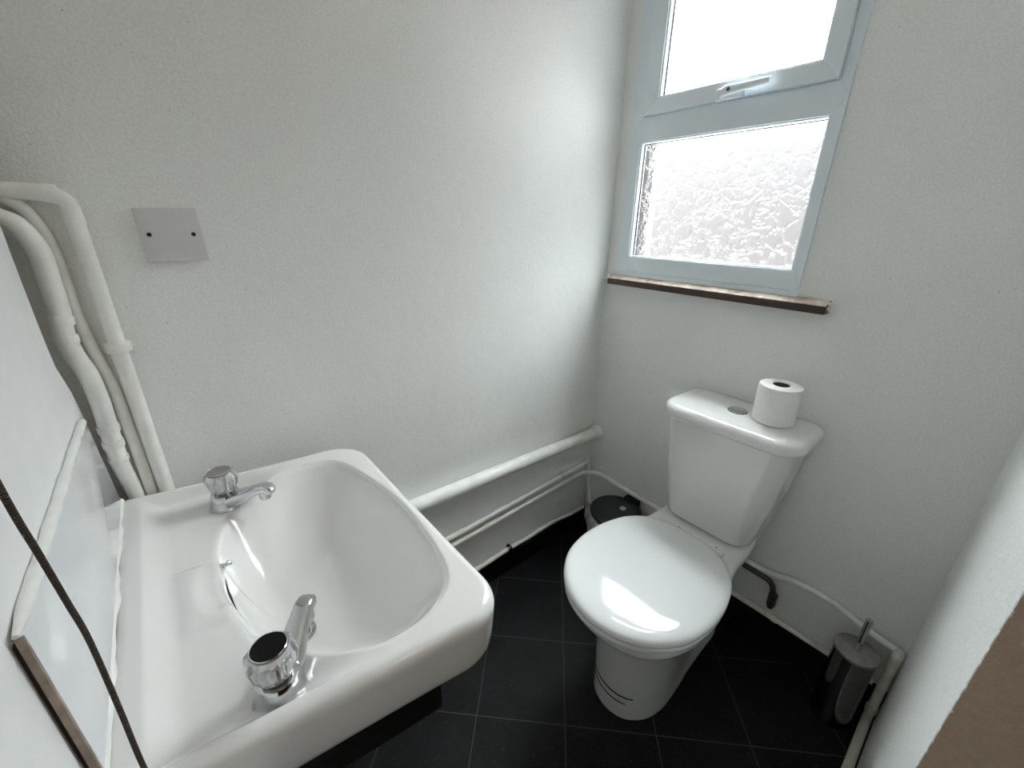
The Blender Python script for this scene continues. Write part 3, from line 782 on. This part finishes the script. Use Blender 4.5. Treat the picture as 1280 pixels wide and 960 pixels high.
# vertical pipes in the corner by the basin
pa = thing('pipe', 'white vertical pipe with elbow, rightmost of three in the basin corner', 'pipe', (1.331, .016, .0))
b = B(); tube(b, fillet([(1.52, .0155, 1.301), (1.36, .0155, 1.300), (1.331, .0155, 1.292), (1.3305, .0155, 1.26), (1.331, .0155, 1.06), (1.331, .0155, .60), (1.331, .0155, .12)], .020), .0118, 20); obj('pipe_run', b, M['pipe'], pa)
b = B(); collar(b, (1.347, .0155, 1.2985), (1, 0, .1), .0132, .016); collar(b, (1.331, .0155, 1.262), (0, 0, 1), .0130, .014); obj('elbow_joint', b, M['pipe'], pa)
clip(pa, (1.331, .0155, 1.060), (0, 0, 1), .0150, (0, -1, 0))
pb = thing('pipe', 'slim white pipe, middle of three in the basin corner', 'pipe', (1.355, .011, .0))
b = B(); tube(b, spline([(1.46, .011, 1.305), (1.42, .011, 1.303), (1.398, .011, 1.292), (1.381, .011, 1.277), (1.371, .011, 1.250), (1.367, .011, 1.225), (1.366, .011, 1.17), (1.367, .011, 1.12), (1.363, .011, 1.06), (1.356, .011, 1.00), (1.354, .011, .9), (1.354, .011, .6), (1.354, .011, .1)], 8), .0088, 16); obj('pipe_run', b, M['pipe'], pb)
pc = thing('pipe', 'thick white pipe with taped joints, leftmost of three in the basin corner', 'pipe', (1.378, .030, .0))
cpath = [(1.455, .034, 1.287), (1.43, .036, 1.282), (1.404, .038, 1.265), (1.388, .040, 1.253), (1.3775, .040, 1.220), (1.3785, .040, 1.170), (1.3795, .040, 1.135), (1.3845, .040, 1.095), (1.3825, .040, 1.063), (1.3755, .039, 1.027), (1.374, .036, .978), (1.3765, .030, .926), (1.380, .020, .850), (1.3765, .0155, .79), (1.376, .0150, .70), (1.376, .0150, .10)]
b = B(); tube(b, spline(cpath, 8), .0130, 20); obj('pipe_run', b, M['pipe'], pc)
b = B()
for z, x, y, ax in ((1.118, 1.3815, .040, (.1, 0, -1)), (1.088, 1.3843, .040, (0, 0, 1)), (.925, 1.3766, .030, (0, .1, 1)), (.895, 1.3782, .0265, (0, .1, 1))):
    j_ = B(); collar(j_, (x, y, z), ax, .0152, .014); obj('taped_joint', j_, M['pipe'], pc)
b.free()
b = B(); box(b, 1.372, 1.430, .0015, .0075, .858, .868, .0015); collar(b, (1.380, .0210, .862), (0, .1, 1), .0152, .010); obj('pipe_clip', b, M['pipe'], pc)
pd = thing('metal_pipe', 'bare tarnished metal pipe behind the board edge, just above the basin corner', 'pipe', (1.43, .02, .3))
b = B(); tube(b, [(1.438, .022, .10), (1.438, .022, .95)], .010, 18); obj('pipe_run', b, M['steel'], pd)

# ------------------------------------------------------------------ blank plate
bp = thing('blanking_plate', 'square grey-white electrical blanking plate with two screws on the left wall', 'plate', (1.217, 0, 1.239))
b = B()
prism(b, [(1.1745, 1.2825), (1.2605, 1.2805), (1.2575, 1.1955), (1.1715, 1.1965)], lambda x, z: Vector((x, -.001, z)), lambda x, z: Vector((x, .0085, z)), .0018)
obj('plate', b, M['plate'], bp, True, 25)
for x in (1.186, 1.247):
    b = B(); lathe(b, [(.0001, 0), (.0034, 0), (.0034, .0009), (.0018, .0006), (.0001, .0004)], (x, .0084, 1.2395), (0, 1, 0), 18); obj('screw', b, M['screw'], bp)

# filled hole left of the cistern
b = B(); lathe(b, [(.0001, 0), (.0125, 0), (.0120, .0022), (.0095, .0030), (.0082, .0012), (.0001, .0012)], (0, .293, .531), (1, 0, 0), 28, wob=lambda a, h: 1 + .08 * math.sin(3 * a + 1))
tag(obj('wall_plug', b, M['wall_stain']), 'small round painted-over wall plug on the far wall left of the cistern', 'wall plug')

# ------------------------------------------------------------------ bin
bc = Vector((.116, .232, 0))
bn = thing('pedal_bin', 'small round bin with black lid and grey liner, between toilet and corner', 'bin', bc)
b = B(); lathe(b, [(.0001, 0), (.078, 0), (.082, .006), (.086, .12), (.088, .235), (.085, .238), (.080, .10), (.0001, .08)], bc, seg=48); obj('bin_body', b, M['steel_dull'], bn)
b = B(); lathe(b, [(.080, .238), (.0925, .238), (.0955, .243), (.0955, .249), (.092, .254), (.080, .257), (.04, .2585), (.0001, .259)], bc, seg=56)
box(b, .004, .030, .205, .265, .240, .262, .004)
ld = obj('bin_lid', b, M['black_plastic'], bn)
b = B(); lathe(b, [(.0001, 0), (.0125, 0), (.0125, .0008), (.0001, .001)], (.092, .246, .2584), seg=28, wob=lambda a, h: 1 - .12 * math.sin(a) ** 2); st = obj('lid_sticker', b, M['sticker'], ld); st['label'] = 'pale oval sticker'
b = B()
for k in range(5): box(b, .0885 + .0008 * (k % 2), .0945 - .001 * (k % 3), .2395 + k * .0030, .2410 + k * .0030, .2590, .25945)
obj('sticker_print', b, M['ink'], ld)
b = B()
def bagw(a, h):
    k = min(1, max(0, (h - .10) / .13))
    return 1 + (.05 * math.sin(5 * a + 1) + .035 * math.sin(11 * a + h * 60) + .025 * math.sin(17 * a - h * 40)) * (.3 + k)
lathe(b, [(.091, .07), (.093, .10), (.096, .14), (.100, .18), (.106, .205), (.108, .222), (.102, .234), (.090, .2395), (.089, .236), (.0905, .222), (.0895, .18), (.0885, .10)], bc, seg=96, wob=bagw)
obj('bin_liner', b, M['bag'], bn, True, 60)

# ------------------------------------------------------------------ toilet brush
hc = Vector((.078, .967, 0))
tb = thing('toilet_brush', 'cylindrical steel toilet brush holder with upright handle in the right corner', 'toilet brush', hc)
b = B(); lathe(b, [(.0001, 0), (.0455, 0), (.0465, .003), (.0460, .008), (.0450, .010), (.0450, .236), (.0440, .238), (.0001, .238)], hc, seg=56); obj('holder', b, M['steel'], tb)
b = B(); lathe(b, [(.0150, .2385), (.0470, .2385), (.0480, .2400), (.0480, .2465), (.0470, .2480), (.0150, .2490), (.0001, .2490)], hc, seg=56); obj('holder_lid', b, M['steel_dull'], tb)
b = B(); lathe(b, [(.0001, .2485), (.0078, .2485), (.0080, .252), (.0078, .262), (.0078, .350), (.0070, .353), (.0001, .354)], hc, seg=28); obj('brush_handle', b, M['chrome'], tb)

# ------------------------------------------------------------------ pull cord
pc0 = thing('pull_cord', 'brown braided light pull cord hanging in front of the white tiles', 'pull cord', (1.33, .696, H))
b = B(); lathe(b, [(.0001, -.03), (.03, -.03), (.036, -.02), (.038, 0), (.0001, 0)], (1.33, .696, H), seg=40); obj('ceiling_switch', b, M['pvc'], pc0)
b = B()
path = spline([(1.33, .696, H - .03), (1.331, .699, 1.6), (1.3300, .7000, 1.25), (1.3300, .7010, 1.153), (1.3300, .6960, 1.110), (1.3302, .6910, 1.073), (1.330, .6885, 1.042), (1.330, .6945, .99), (1.330, .7020, .945), (1.330, .7030, .90), (1.330, .7030, .86)], 10)
tube(b, path, .0015, 12); obj('cord', b, M['rope'], pc0)

# ------------------------------------------------------------------ light: the overcast sky through the window, and an added warm fill in the unseen hall
w = bpy.data.worlds.new('World'); S.world = w; w.use_nodes = True
nt = w.node_tree; bg = nt.nodes['Background']
tc = nt.nodes.new('ShaderNodeTexCoord'); sep = nt.nodes.new('ShaderNodeSeparateXYZ'); L(nt, tc, 'Generated', sep, 'Vector')
# overcast sky: bright cloud overhead and to the left, a duller pinkish belt of houses along the horizon, a pale glow added below to bounce fill off the ceiling
mr = nt.nodes.new('ShaderNodeMapRange'); mr.inputs['From Min'].default_value = -1.0; mr.inputs['From Max'].default_value = 1.0
L(nt, sep, 'Z', mr, 'Value')
SK = 40.0
def c3(r_, g_, b_, k): return (r_ * k / SK, g_ * k / SK, b_ * k / SK)
r = ramp(nt, [(0, c3(1, .97, .94, 5)), (.25, c3(1, .97, .94, 5)), (.36, c3(1, .96, .93, 1.6)), (.41, c3(1, .95, .93, .23)), (.475, c3(1, .96, .96, .235)), (.52, c3(.98, .96, .975, .265)), (.565, c3(.96, .98, 1, .36)), (.60, c3(.95, .98, 1, 1.5)), (.65, c3(.94, .98, 1, 4.2)), (.75, c3(.94, .98, 1, 9)), (.88, (.50, .53, .545)), (1, (.56, .585, .60))])
L(nt, mr, 'Result', r, 'Fac')
my = nt.nodes.new('ShaderNodeMapRange'); my.inputs['From Min'].default_value = -.8; my.inputs['From Max'].default_value = .8
my.inputs['To Min'].default_value = SK * 1.5; my.inputs['To Max'].default_value = SK * .17
L(nt, sep, 'Y', my, 'Value'); L(nt, my, 'Result', bg, 'Strength'); L(nt, r, 'Color', bg, 'Color')
pl = bpy.data.lights.new('window_portal', 'AREA'); pl.shape = 'RECTANGLE'; pl.size = .56; pl.size_y = .99
pl.cycles.is_portal = True
po = bpy.data.objects.new('window_portal', pl); COL.objects.link(po)
po.location = (-.07, (WY0 + WY1) / 2, (WZ0 + WZ1) / 2); po.rotation_euler = Vector((-1, 0, 0)).to_track_quat('Z', 'Y').to_euler()
hl = bpy.data.lights.new('hall_fill', 'POINT'); hl.energy = 1.2; hl.color = (1, .72, .5); hl.shadow_soft_size = .12  # added warm fill, out of view beyond the doorway
ho = bpy.data.objects.new('hall_fill', hl); COL.objects.link(ho); ho.location = (1.0, 1.85, 2.1)

# ------------------------------------------------------------------ camera
cam = bpy.data.cameras.new('camera'); co = bpy.data.objects.new('camera', cam); COL.objects.link(co)
cam.sensor_fit = 'HORIZONTAL'; cam.sensor_width = 36; cam.lens = 522.8 / 1280 * 36; cam.clip_start = .01
yaw, pit, rol = (math.radians(v) for v in (230.1326, 21.4516, .7063))
f = Vector((math.cos(yaw) * math.cos(pit), math.sin(yaw) * math.cos(pit), -math.sin(pit)))
r0 = Vector((math.sin(yaw), -math.cos(yaw), 0)); u0 = r0.cross(f)
rt = r0 * math.cos(rol) + u0 * math.sin(rol); up = u0 * math.cos(rol) - r0 * math.sin(rol)
mw = Matrix((rt, up, -f)).transposed().to_4x4(); mw.translation = (1.253, .973, 1.27)
co.matrix_world = mw
S.camera = co

S.view_settings.view_transform = 'Standard'; S.view_settings.look = 'None'
S.view_settings.gamma = 1; S.view_settings.exposure = 1.62; S.view_settings.use_curve_mapping = False
S.cycles.max_bounces = 14; S.cycles.diffuse_bounces = 8; S.cycles.glossy_bounces = 6; S.cycles.transmission_bounces = 10; S.cycles.transparent_max_bounces = 12
S.cycles.caustics_refractive = True; S.cycles.caustics_reflective = False; S.cycles.sample_clamp_indirect = 6
S.cycles.use_denoising = True
